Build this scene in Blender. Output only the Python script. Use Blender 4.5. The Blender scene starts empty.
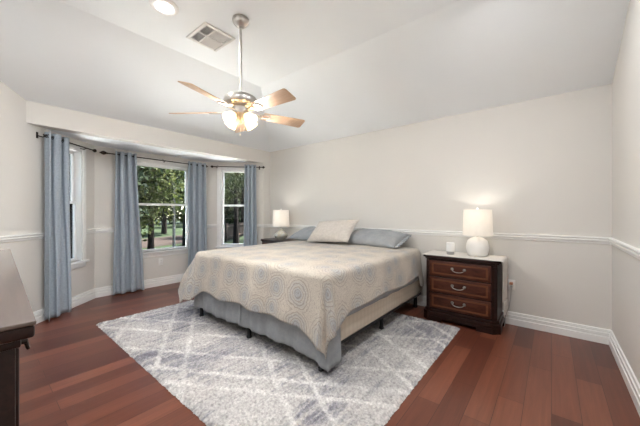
import bpy, bmesh, math, random
from math import sin, cos, pi, radians, sqrt, hypot
from mathutils import Matrix, Vector, noise

SC = bpy.context.scene
COL = SC.collection
random.seed(7)

# ------------------------------------------------------------------ camera
cam_data = bpy.data.cameras.new('camera')
cam_data.sensor_width = 36.0
cam_data.lens = 36.0 * 284.0 / 640.0
cam_data.shift_y = -1.0 / 640.0
cam_data.clip_start = 0.05
cam = bpy.data.objects.new('camera', cam_data)
COL.objects.link(cam)
cam.location = (0, 0, 1.24)
cam.rotation_euler = (radians(90), 0, radians(39.2))
SC.camera = cam

# ------------------------------------------------------------------ exposure, sky, sun
SC.view_settings.view_transform = 'Standard'
SC.view_settings.look = 'None'
SC.view_settings.exposure = 0.56
SC.view_settings.gamma = 1.0
SC.view_settings.use_curve_mapping = False
SC.cycles.use_denoising = True
SC.cycles.max_bounces = 14
SC.cycles.diffuse_bounces = 8
SC.cycles.sample_clamp_indirect = 25.0
SC.cycles.caustics_reflective = False
SC.cycles.caustics_refractive = False
SC.cycles.blur_glossy = 1.0

world = bpy.data.worlds.new('sky')
SC.world = world
world.use_nodes = True
wn = world.node_tree
wn.nodes.clear()
sky = wn.nodes.new('ShaderNodeTexSky')
sky.sky_type = 'NISHITA'
sky.sun_disc = False
sky.sun_elevation = radians(52)
sky.sun_rotation = radians(5)
sky.dust_density = 2.0
bg = wn.nodes.new('ShaderNodeBackground')
bg.inputs['Strength'].default_value = 1.3
wo = wn.nodes.new('ShaderNodeOutputWorld')
wn.links.new(sky.outputs[0], bg.inputs[0])
wn.links.new(bg.outputs[0], wo.inputs[0])

sun_d = bpy.data.lights.new('sun', 'SUN')
sun_d.energy = 115.0
sun_d.angle = radians(1.0)
sun_d.color = (1.0, 0.97, 0.93)
sun = bpy.data.objects.new('sun', sun_d)
COL.objects.link(sun)
sun.rotation_euler = Vector((-0.06, -0.45, -0.89)).to_track_quat('-Z', 'Y').to_euler()

FAN_W = 10.0       # each fan bulb
LAMP_W = 1.7      # each bedside bulb
CAN_W = 11.0      # each recessed light
WARM = (1.0, 0.97, 0.925)
NEUTRAL = (0.95, 0.975, 1.0)


# ------------------------------------------------------------------ helpers
class MB:
    """collects shapes into one mesh"""
    def __init__(self):
        self.bm = bmesh.new()
        self.uv = None

    def _xf(self, vs, M):
        if M is not None:
            for v in vs:
                v.co = M @ v.co

    def box(self, x0, x1, y0, y1, z0, z1, bev=0.0, M=None, seg=2):
        b = bmesh.new()
        bmesh.ops.create_cube(b, size=1.0)
        for v in b.verts:
            v.co = Vector(((x0 + x1) / 2 + v.co.x * (x1 - x0), (y0 + y1) / 2 + v.co.y * (y1 - y0), (z0 + z1) / 2 + v.co.z * (z1 - z0)))
        if bev > 0:
            bmesh.ops.bevel(b, geom=list(b.edges), offset=bev, segments=seg, profile=0.5, affect='EDGES')
        self._take(b, M)
        return self

    def _take(self, b, M):
        b.verts.index_update()
        m = [self.bm.verts.new(M @ v.co if M is not None else v.co) for v in b.verts]
        for f in b.faces:
            try:
                self.bm.faces.new([m[v.index] for v in f.verts])
            except ValueError:
                pass
        b.free()

    def prism(self, pts, z0, z1, M=None, bev=0.0):
        b = bmesh.new()
        lo = [b.verts.new((x, y, z0)) for x, y in pts]
        hi = [b.verts.new((x, y, z1)) for x, y in pts]
        n = len(pts)
        b.faces.new(lo[::-1])
        b.faces.new(hi)
        for i in range(n):
            b.faces.new([lo[i], lo[(i + 1) % n], hi[(i + 1) % n], hi[i]])
        bmesh.ops.recalc_face_normals(b, faces=b.faces)
        if bev > 0:
            ed = [e for e in b.edges if abs(e.verts[0].co.z - e.verts[1].co.z) < 1e-6]
            bmesh.ops.bevel(b, geom=ed, offset=bev, segments=2, profile=0.5, affect='EDGES')
        self._take(b, M)
        return self

    def lathe(self, prof, c=(0, 0, 0), seg=32, M=None, cap=True):
        b = bmesh.new()
        rings = []
        for r, z in prof:
            if r < 1e-5:
                rings.append([b.verts.new((c[0], c[1], c[2] + z))])
            else:
                rings.append([b.verts.new((c[0] + r * cos(2 * pi * k / seg), c[1] + r * sin(2 * pi * k / seg), c[2] + z)) for k in range(seg)])
        for A, B in zip(rings, rings[1:]):
            for k in range(seg):
                k2 = (k + 1) % seg
                if len(A) == 1 and len(B) == 1:
                    continue
                if len(A) == 1:
                    b.faces.new([A[0], B[k], B[k2]])
                elif len(B) == 1:
                    b.faces.new([A[k], A[k2], B[0]])
                else:
                    b.faces.new([A[k], A[k2], B[k2], B[k]])
        if cap:
            for R in (rings[0], rings[-1]):
                if len(R) > 1:
                    b.faces.new(R)
        bmesh.ops.recalc_face_normals(b, faces=b.faces)
        self._take(b, M)
        return self

    def tube(self, pts, r, seg=10, M=None, closed=False):
        pts = [Vector(p) for p in pts]
        n = len(pts)
        rs = r if isinstance(r, (list, tuple)) else [r] * n
        b = bmesh.new()
        rings = []
        up = None
        for i, p in enumerate(pts):
            if closed:
                d = (pts[(i + 1) % n] - pts[i - 1]).normalized()
            else:
                d = (pts[min(i + 1, n - 1)] - pts[max(i - 1, 0)]).normalized()
            if up is None:
                up = Vector((0, 0, 1)) if abs(d.z) < 0.9 else Vector((1, 0, 0))
            a = d.cross(up).normalized()
            up = a.cross(d).normalized()
            rings.append([b.verts.new(p + rs[i] * (cos(2 * pi * k / seg) * a + sin(2 * pi * k / seg) * up)) for k in range(seg)])
        pairs = list(zip(rings, rings[1:]))
        if closed:
            pairs.append((rings[-1], rings[0]))
        for A, B in pairs:
            for k in range(seg):
                k2 = (k + 1) % seg
                b.faces.new([A[k], A[k2], B[k2], B[k]])
        if not closed:
            b.faces.new(rings[0][::-1])
            b.faces.new(rings[-1])
        bmesh.ops.recalc_face_normals(b, faces=b.faces)
        self._take(b, M)
        return self

    def sheet(self, fn, nu, nv, uvfn=None, M=None):
        V = []
        uvs = {}
        for j in range(nv + 1):
            row = []
            for i in range(nu + 1):
                u, v = i / nu, j / nv
                p = Vector(fn(u, v))
                vert = self.bm.verts.new(M @ p if M is not None else p)
                row.append(vert)
                uvs[vert] = uvfn(u, v) if uvfn else (u, v)
            V.append(row)
        if self.uv is None:
            self.uv = self.bm.loops.layers.uv.new('uv')
        for j in range(nv):
            for i in range(nu):
                f = self.bm.faces.new([V[j][i], V[j][i + 1], V[j + 1][i + 1], V[j + 1][i]])
                for l in f.loops:
                    l[self.uv].uv = uvs[l.vert]
        return self

    def poly(self, *pts):
        self.bm.faces.new([self.bm.verts.new(p) for p in pts])
        return self

    def build(self, name, mat, parent=None, smooth=True, angle=38, recalc=False):
        if recalc:
            bmesh.ops.recalc_face_normals(self.bm, faces=self.bm.faces)
        me = bpy.data.meshes.new(name)
        self.bm.to_mesh(me)
        self.bm.free()
        me.materials.append(mat)
        if smooth:
            me.shade_smooth()
            me.set_sharp_from_angle(angle=radians(angle))
        o = bpy.data.objects.new(name, me)
        COL.objects.link(o)
        if parent is not None:
            o.parent = parent
        return o


def tag(o, label, cat, group=None, kind=None):
    o['label'] = label
    o['category'] = cat
    if group:
        o['group'] = group
    if kind:
        o['kind'] = kind
    return o


def thing(name, label, cat, loc=(0, 0, 0), rz=0.0, group=None):
    o = bpy.data.objects.new(name, None)
    o.empty_display_size = 0.1
    COL.objects.link(o)
    o.location = loc
    o.rotation_euler = (0, 0, rz)
    return tag(o, label, cat, group)


def struct(mb, name, mat, parent=None, **k):
    o = mb.build(name, mat, parent, **k)
    if parent is None:
        o['kind'] = 'structure'
    return o


def kids(o):
    return [c for c in bpy.data.objects if c.parent == o]


def copy_tree(o, parent=None):
    c = o.copy()
    COL.objects.link(c)
    if parent is not None:
        c.parent = parent
    for ch in kids(o):
        copy_tree(ch, c)
    return c


def rotz(a):
    return Matrix.Rotation(a, 4, 'Z')


def T(x, y, z):
    return Matrix.Translation((x, y, z))


# ------------------------------------------------------------------ materials
def mat_new(name):
    m = bpy.data.materials.new(name)
    m.use_nodes = True
    nt = m.node_tree
    return m, nt, nt.nodes['Principled BSDF']


def N(nt, typ, **kw):
    n = nt.nodes.new(typ)
    for k, v in kw.items():
        if k in n.inputs:
            n.inputs[k].default_value = v
        else:
            setattr(n, k, v)
    return n


def ramp(nt, fac, stops):
    r = nt.nodes.new('ShaderNodeValToRGB')
    while len(r.color_ramp.elements) < len(stops):
        r.color_ramp.elements.new(0.5)
    for e, (p, c) in zip(r.color_ramp.elements, stops):
        e.position = p
        e.color = (*c, 1)
    nt.links.new(fac, r.inputs[0])
    return r


def bump(nt, p, h, strength=0.2, dist=0.01):
    b = N(nt, 'ShaderNodeBump', Strength=strength, Distance=dist)
    nt.links.new(h, b.inputs['Height'])
    nt.links.new(b.outputs[0], p.inputs['Normal'])


def plain(name, col, rough=0.5, metal=0.0, var=0.06, scale=6.0, bmp=0.0, bscale=80.0, coat=0.0, sub=0.0):
    m, nt, p = mat_new(name)
    p.inputs['Roughness'].default_value = rough
    p.inputs['Metallic'].default_value = metal
    p.inputs['Coat Weight'].default_value = coat
    tc = N(nt, 'ShaderNodeTexCoord')
    nz = N(nt, 'ShaderNodeTexNoise', Scale=scale, Detail=4.0)
    nt.links.new(tc.outputs['Object'], nz.inputs['Vector'])
    lo = tuple(max(0, c * (1 - var)) for c in col)
    hi = tuple(min(1, c * (1 + var)) for c in col)
    r = ramp(nt, nz.outputs[0], [(0.3, lo), (0.7, hi)])
    nt.links.new(r.outputs[0], p.inputs['Base Color'])
    if bmp > 0:
        n2 = N(nt, 'ShaderNodeTexNoise', Scale=bscale, Detail=3.0)
        nt.links.new(tc.outputs['Object'], n2.inputs['Vector'])
        bump(nt, p, n2.outputs[0], bmp, 0.004)
    return m


def wood(name, dark, light, scale=(1, 14, 14), rough=0.3, coat=0.3, rot=(0, 0, 0), spec=0.5):
    m, nt, p = mat_new(name)
    tc = N(nt, 'ShaderNodeTexCoord')
    mp = N(nt, 'ShaderNodeMapping', Scale=scale, Rotation=rot)
    nt.links.new(tc.outputs['Object'], mp.inputs[0])
    nz = N(nt, 'ShaderNodeTexNoise', Scale=3.0, Detail=8.0, Roughness=0.62, Distortion=0.6)
    nt.links.new(mp.outputs[0], nz.inputs['Vector'])
    r = ramp(nt, nz.outputs[0], [(0.3, dark), (0.7, light)])
    nt.links.new(r.outputs[0], p.inputs['Base Color'])
    p.inputs['Roughness'].default_value = rough
    p.inputs['Coat Weight'].default_value = coat
    p.inputs['Specular IOR Level'].default_value = spec
    p.inputs['Coat Roughness'].default_value = 0.2
    bump(nt, p, nz.outputs[0], 0.05, 0.003)
    return m


def fabric(name, col, col2=None, scale=900.0, rough=0.95, weave=0.25, trans=0.0, nscale=9.0):
    m, nt, p = mat_new(name)
    tc = N(nt, 'ShaderNodeTexCoord')
    nz = N(nt, 'ShaderNodeTexNoise', Scale=nscale, Detail=6.0, Roughness=0.7)
    nt.links.new(tc.outputs['Object'], nz.inputs['Vector'])
    c2 = col2 or tuple(min(1, c * 1.12) for c in col)
    r = ramp(nt, nz.outputs[0], [(0.35, col), (0.65, c2)])
    nt.links.new(r.outputs[0], p.inputs['Base Color'])
    p.inputs['Roughness'].default_value = rough
    p.inputs['Sheen Weight'].default_value = 0.15
    p.inputs['Specular IOR Level'].default_value = 0.15
    w = N(nt, 'ShaderNodeTexNoise', Scale=scale, Detail=2.0)
    nt.links.new(tc.outputs['Object'], w.inputs['Vector'])
    bump(nt, p, w.outputs[0], weave, 0.002)
    if trans > 0:
        t = N(nt, 'ShaderNodeBsdfTranslucent')
        nt.links.new(r.outputs[0], t.inputs[0])
        mx = N(nt, 'ShaderNodeMixShader', Fac=trans)
        out = nt.nodes['Material Output']
        nt.links.new(p.outputs[0], mx.inputs[1])
        nt.links.new(t.outputs[0], mx.inputs[2])
        nt.links.new(mx.outputs[0], out.inputs[0])
    return m


def glass(name, col=(1, 1, 1), rough=0.0):
    """thin clear pane: mostly transparent with a weak mirror reflection"""
    m = bpy.data.materials.new(name)
    m.use_nodes = True
    nt = m.node_tree
    nt.nodes.clear()
    tr = N(nt, 'ShaderNodeBsdfTransparent', Color=(*col, 1))
    gl = N(nt, 'ShaderNodeBsdfGlossy', Roughness=rough)
    fr = N(nt, 'ShaderNodeFresnel', IOR=1.3)
    mx = N(nt, 'ShaderNodeMixShader')
    out = N(nt, 'ShaderNodeOutputMaterial')
    nt.links.new(fr.outputs[0], mx.inputs[0])
    nt.links.new(tr.outputs[0], mx.inputs[1])
    nt.links.new(gl.outputs[0], mx.inputs[2])
    nt.links.new(mx.outputs[0], out.inputs[0])
    return m


def emit(name, col, strength, diffuse=None, trans=0.0):
    m, nt, p = mat_new(name)
    tc = N(nt, 'ShaderNodeTexCoord')
    nz = N(nt, 'ShaderNodeTexNoise', Scale=40.0, Detail=2.0)
    nt.links.new(tc.outputs['Object'], nz.inputs['Vector'])
    d = diffuse or col
    r = ramp(nt, nz.outputs[0], [(0.3, tuple(c * 0.95 for c in d)), (0.7, d)])
    nt.links.new(r.outputs[0], p.inputs['Base Color'])
    p.inputs['Emission Color'].default_value = (*col, 1)
    p.inputs['Emission Strength'].default_value = strength
    p.inputs['Roughness'].default_value = 0.6
    if trans > 0:
        t = N(nt, 'ShaderNodeBsdfTranslucent', Color=(*d, 1))
        mx = N(nt, 'ShaderNodeMixShader', Fac=trans)
        out = nt.nodes['Material Output']
        nt.links.new(p.outputs[0], mx.inputs[1])
        nt.links.new(t.outputs[0], mx.inputs[2])
        nt.links.new(mx.outputs[0], out.inputs[0])
    return m


def floor_material():
    m, nt, p = mat_new('wood_planks')
    tc = N(nt, 'ShaderNodeTexCoord')
    mp = N(nt, 'ShaderNodeMapping', Rotation=(0, 0, radians(90)))
    nt.links.new(tc.outputs['Object'], mp.inputs[0])
    br = N(nt, 'ShaderNodeTexBrick', Scale=1.0)
    br.offset = 0.37
    br.offset_frequency = 2
    br.squash = 1.0
    br.inputs['Color1'].default_value = (0, 0, 0, 1)
    br.inputs['Color2'].default_value = (1, 1, 1, 1)
    br.inputs['Mortar'].default_value = (0.5, 0.5, 0.5, 1)
    br.inputs['Mortar Size'].default_value = 0.0016
    br.inputs['Mortar Smooth'].default_value = 0.3
    br.inputs['Bias'].default_value = 0.0
    br.inputs['Brick Width'].default_value = 0.95
    br.inputs['Row Height'].default_value = 0.14
    nt.links.new(mp.outputs[0], br.inputs['Vector'])
    tone = ramp(nt, br.outputs['Color'], [(0.0, (0.088, 0.0250, 0.0145)), (0.35, (0.122, 0.0365, 0.0205)), (0.7, (0.152, 0.0480, 0.0265)), (1.0, (0.190, 0.0650, 0.0370))])
    mp2 = N(nt, 'ShaderNodeMapping', Scale=(34, 1.8, 1))
    nt.links.new(tc.outputs['Object'], mp2.inputs[0])
    nz = N(nt, 'ShaderNodeTexNoise', Scale=1.0, Detail=7.0, Roughness=0.65, Distortion=0.8)
    nt.links.new(mp2.outputs[0], nz.inputs['Vector'])
    g = ramp(nt, nz.outputs[0], [(0.25, (0.74, 0.7, 0.7)), (0.75, (1.22, 1.2, 1.18))])
    mul = N(nt, 'ShaderNodeMix', data_type='RGBA', blend_type='MULTIPLY')
    mul.inputs[0].default_value = 1.0
    nt.links.new(tone.outputs[0], mul.inputs[6])
    nt.links.new(g.outputs[0], mul.inputs[7])
    jm = N(nt, 'ShaderNodeMix', data_type='RGBA')
    jm.inputs[7].default_value = (0.03, 0.008, 0.005, 1)
    nt.links.new(br.outputs['Fac'], jm.inputs[0])
    nt.links.new(mul.outputs[2], jm.inputs[6])
    nt.links.new(jm.outputs[2], p.inputs['Base Color'])
    rr = N(nt, 'ShaderNodeMapRange')
    rr.inputs['To Min'].default_value = 0.28
    rr.inputs['To Max'].default_value = 0.33
    nt.links.new(nz.outputs[0], rr.inputs[0])
    nt.links.new(rr.outputs[0], p.inputs['Roughness'])
    p.inputs['Specular IOR Level'].default_value = 0.45
    p.inputs['Coat Weight'].default_value = 0.0
    p.inputs['Coat Roughness'].default_value = 0.18
    ms = N(nt, 'ShaderNodeMath', operation='MULTIPLY_ADD')
    ms.inputs[1].default_value = 0.0
    nt.links.new(nz.outputs[0], ms.inputs[0])
    inv = N(nt, 'ShaderNodeMath', operation='SUBTRACT')
    inv.inputs[0].default_value = 1.0
    nt.links.new(br.outputs['Fac'], inv.inputs[1])
    nt.links.new(inv.outputs[0], ms.inputs[2])
    return m


def rug_material():
    m, nt, p = mat_new('rug_pile')
    tc = N(nt, 'ShaderNodeTexCoord')
    wob = N(nt, 'ShaderNodeTexNoise', Scale=6.0, Detail=3.0)
    nt.links.new(tc.outputs['Object'], wob.inputs['Vector'])
    off = N(nt, 'ShaderNodeVectorMath', operation='MULTIPLY_ADD')
    off.inputs[1].default_value = (0.05, 0.05, 0)
    nt.links.new(wob.outputs['Color'], off.inputs[0])
    nt.links.new(tc.outputs['Object'], off.inputs[2])
    total = None
    fams = [((-0.5, 0.866), (0.95, 1.38, 1.83, 1.99, 2.24, 2.6, 2.86, 3.3, 3.55, 3.98, 4.2)),
            ((0.5, 0.866), (-1.1, -0.86, -0.42, -0.2, 0.43, 0.66, 1.30, 1.57, 1.98, 2.2))]
    for (nx, ny), offs in fams:
        d = N(nt, 'ShaderNodeVectorMath', operation='DOT_PRODUCT')
        d.inputs[1].default_value = (nx, ny, 0)
        nt.links.new(off.outputs[0], d.inputs[0])
        for o in offs:
            s = N(nt, 'ShaderNodeMath', operation='SUBTRACT')
            s.inputs[1].default_value = o + 0.025 * (nx + ny)
            nt.links.new(d.outputs['Value'], s.inputs[0])
            a = N(nt, 'ShaderNodeMath', operation='ABSOLUTE')
            nt.links.new(s.outputs[0], a.inputs[0])
            r = N(nt, 'ShaderNodeMapRange')
            r.inputs['From Min'].default_value = 0.009
            r.inputs['From Max'].default_value = 0.030
            r.inputs['To Min'].default_value = 1.0
            r.inputs['To Max'].default_value = 0.0
            nt.links.new(a.outputs[0], r.inputs[0])
            if total is None:
                total = r.outputs[0]
            else:
                mx = N(nt, 'ShaderNodeMath', operation='MAXIMUM')
                nt.links.new(total, mx.inputs[0])
                nt.links.new(r.outputs[0], mx.inputs[1])
                total = mx.outputs[0]
    # streaks along the length of the loom
    mp = N(nt, 'ShaderNodeMapping', Scale=(26, 2.6, 1))
    nt.links.new(tc.outputs['Object'], mp.inputs[0])
    st = N(nt, 'ShaderNodeTexNoise', Scale=1.0, Detail=5.0, Roughness=0.7)
    nt.links.new(mp.outputs[0], st.inputs['Vector'])
    big = N(nt, 'ShaderNodeTexNoise', Scale=1.6, Detail=2.0)
    nt.links.new(tc.outputs['Object'], big.inputs['Vector'])
    sm = N(nt, 'ShaderNodeMath', operation='MULTIPLY_ADD')
    sm.inputs[1].default_value = 0.55
    nt.links.new(big.outputs[0], sm.inputs[0])
    s2 = N(nt, 'ShaderNodeMath', operation='MULTIPLY')
    s2.inputs[1].default_value = 0.6
    nt.links.new(st.outputs[0], s2.inputs[0])
    nt.links.new(s2.outputs[0], sm.inputs[2])
    base = ramp(nt, sm.outputs[0], [(0.44, (0.205, 0.20, 0.235)), (0.52, (0.36, 0.35, 0.37)), (0.58, (0.51, 0.49, 0.48)), (0.70, (0.62, 0.595, 0.575))])
    tuft = N(nt, 'ShaderNodeTexNoise', Scale=58.0, Detail=4.0)
    nt.links.new(tc.outputs['Object'], tuft.inputs['Vector'])
    tr = ramp(nt, tuft.outputs[0], [(0.3, (0.60, 0.60, 0.60)), (0.68, (1.18, 1.18, 1.18))])
    wear = N(nt, 'ShaderNodeTexNoise', Scale=3.3, Detail=2.0)
    nt.links.new(tc.outputs['Object'], wear.inputs['Vector'])
    wr = N(nt, 'ShaderNodeMapRange')
    wr.inputs['From Min'].default_value = 0.36
    wr.inputs['From Max'].default_value = 0.62
    wr.inputs['To Min'].default_value = 0.3
    wr.inputs['To Max'].default_value = 1.0
    nt.links.new(wear.outputs[0], wr.inputs[0])
    lw = N(nt, 'ShaderNodeMath', operation='MULTIPLY')
    nt.links.new(total, lw.inputs[0])
    nt.links.new(wr.outputs[0], lw.inputs[1])
    total = lw.outputs[0]
    mixl = N(nt, 'ShaderNodeMix', data_type='RGBA')
    mixl.inputs[7].default_value = (0.82, 0.80, 0.77, 1)
    fm = N(nt, 'ShaderNodeMath', operation='MULTIPLY')
    fm.inputs[1].default_value = 0.8
    nt.links.new(total, fm.inputs[0])
    nt.links.new(fm.outputs[0], mixl.inputs[0])
    nt.links.new(base.outputs[0], mixl.inputs[6])
    mul = N(nt, 'ShaderNodeMix', data_type='RGBA', blend_type='MULTIPLY')
    mul.inputs[0].default_value = 1.0
    nt.links.new(mixl.outputs[2], mul.inputs[6])
    nt.links.new(tr.outputs[0], mul.inputs[7])
    nt.links.new(mul.outputs[2], p.inputs['Base Color'])
    p.inputs['Roughness'].default_value = 1.0
    p.inputs['Specular IOR Level'].default_value = 0.05
    p.inputs['Sheen Weight'].default_value = 0.2
    bump(nt, p, tuft.outputs[0], 0.9, 0.012)
    return m


def bedspread_material():
    m, nt, p = mat_new('medallion_quilt')
    tc = N(nt, 'ShaderNodeTexCoord')
    wob = N(nt, 'ShaderNodeTexNoise', Scale=17.0, Detail=1.5)
    nt.links.new(tc.outputs['UV'], wob.inputs['Vector'])
    off = N(nt, 'ShaderNodeVectorMath', operation='MULTIPLY_ADD')
    off.inputs[1].default_value = (0.042, 0.042, 0)
    nt.links.new(wob.outputs['Color'], off.inputs[0])
    nt.links.new(tc.outputs['UV'], off.inputs[2])
    vo = N(nt, 'ShaderNodeTexVoronoi', Scale=3.9, Randomness=0.6)
    vo.voronoi_dimensions = '2D'
    nt.links.new(off.outputs[0], vo.inputs['Vector'])
    # rings round each medallion centre
    sn = N(nt, 'ShaderNodeMath', operation='MULTIPLY')
    sn.inputs[1].default_value = 66.0
    nt.links.new(vo.outputs['Distance'], sn.inputs[0])
    si = N(nt, 'ShaderNodeMath', operation='SINE')
    nt.links.new(sn.outputs[0], si.inputs[0])
    ring = N(nt, 'ShaderNodeMapRange')
    ring.inputs['From Min'].default_value = 0.35
    ring.inputs['From Max'].default_value = 0.95
    nt.links.new(si.outputs[0], ring.inputs[0])
    near = N(nt, 'ShaderNodeMapRange')
    near.inputs['From Min'].default_value = 0.46
    near.inputs['From Max'].default_value = 0.60
    near.inputs['To Min'].default_value = 1.0
    near.inputs['To Max'].default_value = 0.0
    nt.links.new(vo.outputs['Distance'], near.inputs[0])
    rg2 = N(nt, 'ShaderNodeMath', operation='MULTIPLY')
    nt.links.new(ring.outputs[0], rg2.inputs[0])
    nt.links.new(near.outputs[0], rg2.inputs[1])
    # fine scrolls
    wv = N(nt, 'ShaderNodeTexWave', Scale=16.0, Distortion=22.0, Detail=2.0)
    wv.inputs['Detail Scale'].default_value = 2.2
    nt.links.new(tc.outputs['UV'], wv.inputs['Vector'])
    scr = N(nt, 'ShaderNodeMapRange')
    scr.inputs['From Min'].default_value = 0.72
    scr.inputs['From Max'].default_value = 0.95
    scr.inputs['To Max'].default_value = 0.8
    nt.links.new(wv.outputs[0], scr.inputs[0])
    mx = N(nt, 'ShaderNodeMath', operation='MAXIMUM')
    nt.links.new(rg2.outputs[0], mx.inputs[0])
    nt.links.new(scr.outputs[0], mx.inputs[1])
    # medallion hearts tinted grey blue
    heart = ramp(nt, vo.outputs['Distance'], [(0.04, (0.40, 0.415, 0.435)), (0.15, (0.43, 0.43, 0.43)), (0.21, (0.55, 0.505, 0.44)), (0.30, (0.475, 0.46, 0.435)), (0.40, (0.55, 0.50, 0.43)), (1.0, (0.575, 0.52, 0.445))])
    line = N(nt, 'ShaderNodeMix', data_type='RGBA')
    line.inputs[7].default_value = (0.27, 0.235, 0.21, 1)
    fm = N(nt, 'ShaderNodeMath', operation='MULTIPLY')
    fm.inputs[1].default_value = 0.75
    nt.links.new(mx.outputs[0], fm.inputs[0])
    nt.links.new(fm.outputs[0], line.inputs[0])
    nt.links.new(heart.outputs[0], line.inputs[6])
    nt.links.new(line.outputs[2], p.inputs['Base Color'])
    p.inputs['Roughness'].default_value = 0.9
    p.inputs['Specular IOR Level'].default_value = 0.15
    p.inputs['Sheen Weight'].default_value = 0.2
    bump(nt, p, mx.outputs[0], 0.35, 0.004)
    return m


def foliage_material(name, a, b, c):
    m, nt, p = mat_new(name)
    gm = N(nt, 'ShaderNodeNewGeometry')
    r = ramp(nt, gm.outputs['Random Per Island'], [(0.0, a), (0.5, b), (1.0, c)])
    nt.links.new(r.outputs[0], p.inputs['Base Color'])
    p.inputs['Roughness'].default_value = 0.8
    p.inputs['Specular IOR Level'].default_value = 0.08
    t = N(nt, 'ShaderNodeBsdfTranslucent')
    nt.links.new(r.outputs[0], t.inputs[0])
    mx = N(nt, 'ShaderNodeMixShader', Fac=0.35)
    nt.links.new(p.outputs[0], mx.inputs[1])
    nt.links.new(t.outputs[0], mx.inputs[2])
    nt.links.new(mx.outputs[0], nt.nodes['Material Output'].inputs[0])
    return m


M = {}
M['wall'] = plain('wall_paint', (0.672, 0.648, 0.61), 0.75, var=0.012, scale=1.5, bmp=0.05, bscale=120)
M['ceil'] = plain('ceiling_paint', (0.83, 0.855, 0.875), 0.85, var=0.012, scale=2, bmp=0.16, bscale=60)
M['trim'] = plain('white_trim_paint', (0.84, 0.835, 0.82), 0.35, var=0.01)
M['vinyl'] = plain('white_window_vinyl', (0.86, 0.86, 0.86), 0.4, var=0.01)
M['floor'] = floor_material()
M['glass'] = glass('window_glass', (0.97, 0.985, 0.98))
M['rug'] = rug_material()
M['spread'] = bedspread_material()
M['curtain'] = fabric('curtain_blue_grey', (0.35, 0.405, 0.465), (0.45, 0.505, 0.565), 500, trans=0.10, nscale=60)
M['bronze'] = plain('dark_bronze', (0.045, 0.034, 0.028), 0.4, 0.8)
M['black'] = plain('black_steel', (0.012, 0.012, 0.013), 0.4, 0.3)
M['box'] = None
M['mattress'] = fabric('white_mattress', (0.70, 0.68, 0.65))
M['skirt'] = fabric('grey_skirt', (0.285, 0.30, 0.315), (0.345, 0.36, 0.375), 500, nscale=14)
M['greypil'] = fabric('grey_pillowcase', (0.265, 0.28, 0.29), (0.34, 0.35, 0.36), 500, nscale=7)
M['cream'] = fabric('cream_sham', (0.50, 0.46, 0.415), (0.60, 0.555, 0.505), 120, nscale=26, weave=0.5)
M['darkwood'] = wood('dark_cherry', (0.010, 0.0042, 0.0034), (0.030, 0.010, 0.007), rough=0.34, coat=0.0, spec=0.3)
M['redwood'] = wood('burl_drawer', (0.032, 0.0095, 0.0058), (0.088, 0.0255, 0.0130), rough=0.36, coat=0.0, spec=0.3, scale=(3, 9, 9))
M['inlay'] = wood('inlay_band', (0.095, 0.032, 0.014), (0.15, 0.052, 0.024), rough=0.36, coat=0.0, spec=0.3)
M['dresser'] = wood('dresser_wood', (0.014, 0.0055, 0.004), (0.032, 0.012, 0.008), rough=0.36, coat=0.0, spec=0.3, scale=(1, 20, 20))
M['dressersheen'] = wood('dresser_wood_sheen', (0.10, 0.068, 0.054), (0.13, 0.09, 0.072), rough=0.3, coat=1.0, scale=(1, 20, 20))  # wood colour lightened to stand for the wall's reflection on the top
M['pewter'] = plain('pewter', (0.30, 0.285, 0.265), 0.34, 1.0)
M['nickel'] = plain('brushed_nickel', (0.56, 0.54, 0.51), 0.28, 1.0)
M['ceramic'] = plain('white_ceramic', (0.80, 0.78, 0.75), 0.35, var=0.03, bmp=0.5, bscale=55)
M['shade'] = emit('lamp_shade_linen', (1.0, 0.955, 0.90), 0.16, (0.80, 0.76, 0.70), trans=0.30)
M['bulb'] = emit('lit_bulb', (1.0, 0.86, 0.66), 4.0, (1, 1, 1))
M['fanshade'] = emit('lit_frosted_glass', (1.0, 0.84, 0.60), 0.12, (0.80, 0.66, 0.46), trans=0.8)
M['lens'] = emit('lit_lens', (1.0, 0.98, 0.95), 4.0, (1, 1, 1))
M['blade'] = wood('pale_maple', (0.50, 0.33, 0.215), (0.62, 0.44, 0.31), rough=0.4, coat=0.1, scale=(1.2, 12, 12))
M['bladetop'] = M['blade']
M['cloth'] = fabric('cream_linen', (0.60, 0.57, 0.53), (0.66, 0.63, 0.59), 300)
M['lace'] = fabric('lace', (0.55, 0.52, 0.48), (0.70, 0.67, 0.62), 60, nscale=45, weave=0.8)
M['whiteplastic'] = plain('white_plastic', (0.82, 0.81, 0.79), 0.4, var=0.01)
M['greyplastic'] = plain('grey_plastic', (0.36, 0.35, 0.34), 0.5)
M['copper'] = plain('copper_plug', (0.55, 0.27, 0.16), 0.35, 0.3)
M['slot'] = plain('dark_slot', (0.02, 0.02, 0.02), 0.6)
M['ventgrey'] = plain('vent_white_metal', (0.70, 0.69, 0.67), 0.5, var=0.01)
M['ventdark'] = plain('vent_dark', (0.17, 0.17, 0.17), 0.8)
M['post'] = plain('pale_post_paint', (0.0183, 0.0203, 0.0195), 0.5)
M['bark'] = plain('bark', (0.0034, 0.0025, 0.0019), 0.9, var=0.4, scale=14, bmp=0.8, bscale=20)
M['lawn'] = plain('lawn', (0.0037, 0.0064, 0.0018), 0.95, var=0.35, scale=1.2, bmp=0.6, bscale=30)
M['mulch'] = plain('mulch_path', (0.0068, 0.0044, 0.0034), 0.95, var=0.3, scale=3, bmp=0.5, bscale=30)
M['fence'] = plain('fence_wood', (0.0087, 0.0062, 0.0046), 0.9, var=0.2, scale=5)
M['leafA'] = foliage_material('leaves_yellow_green', (0.0069, 0.0119, 0.0027), (0.0139, 0.0208, 0.0047), (0.0316, 0.0346, 0.0119))
M['leafB'] = foliage_material('leaves_dark_green', (0.0022, 0.0046, 0.0018), (0.0052, 0.0093, 0.0032), (0.0110, 0.0166, 0.0056))
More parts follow.
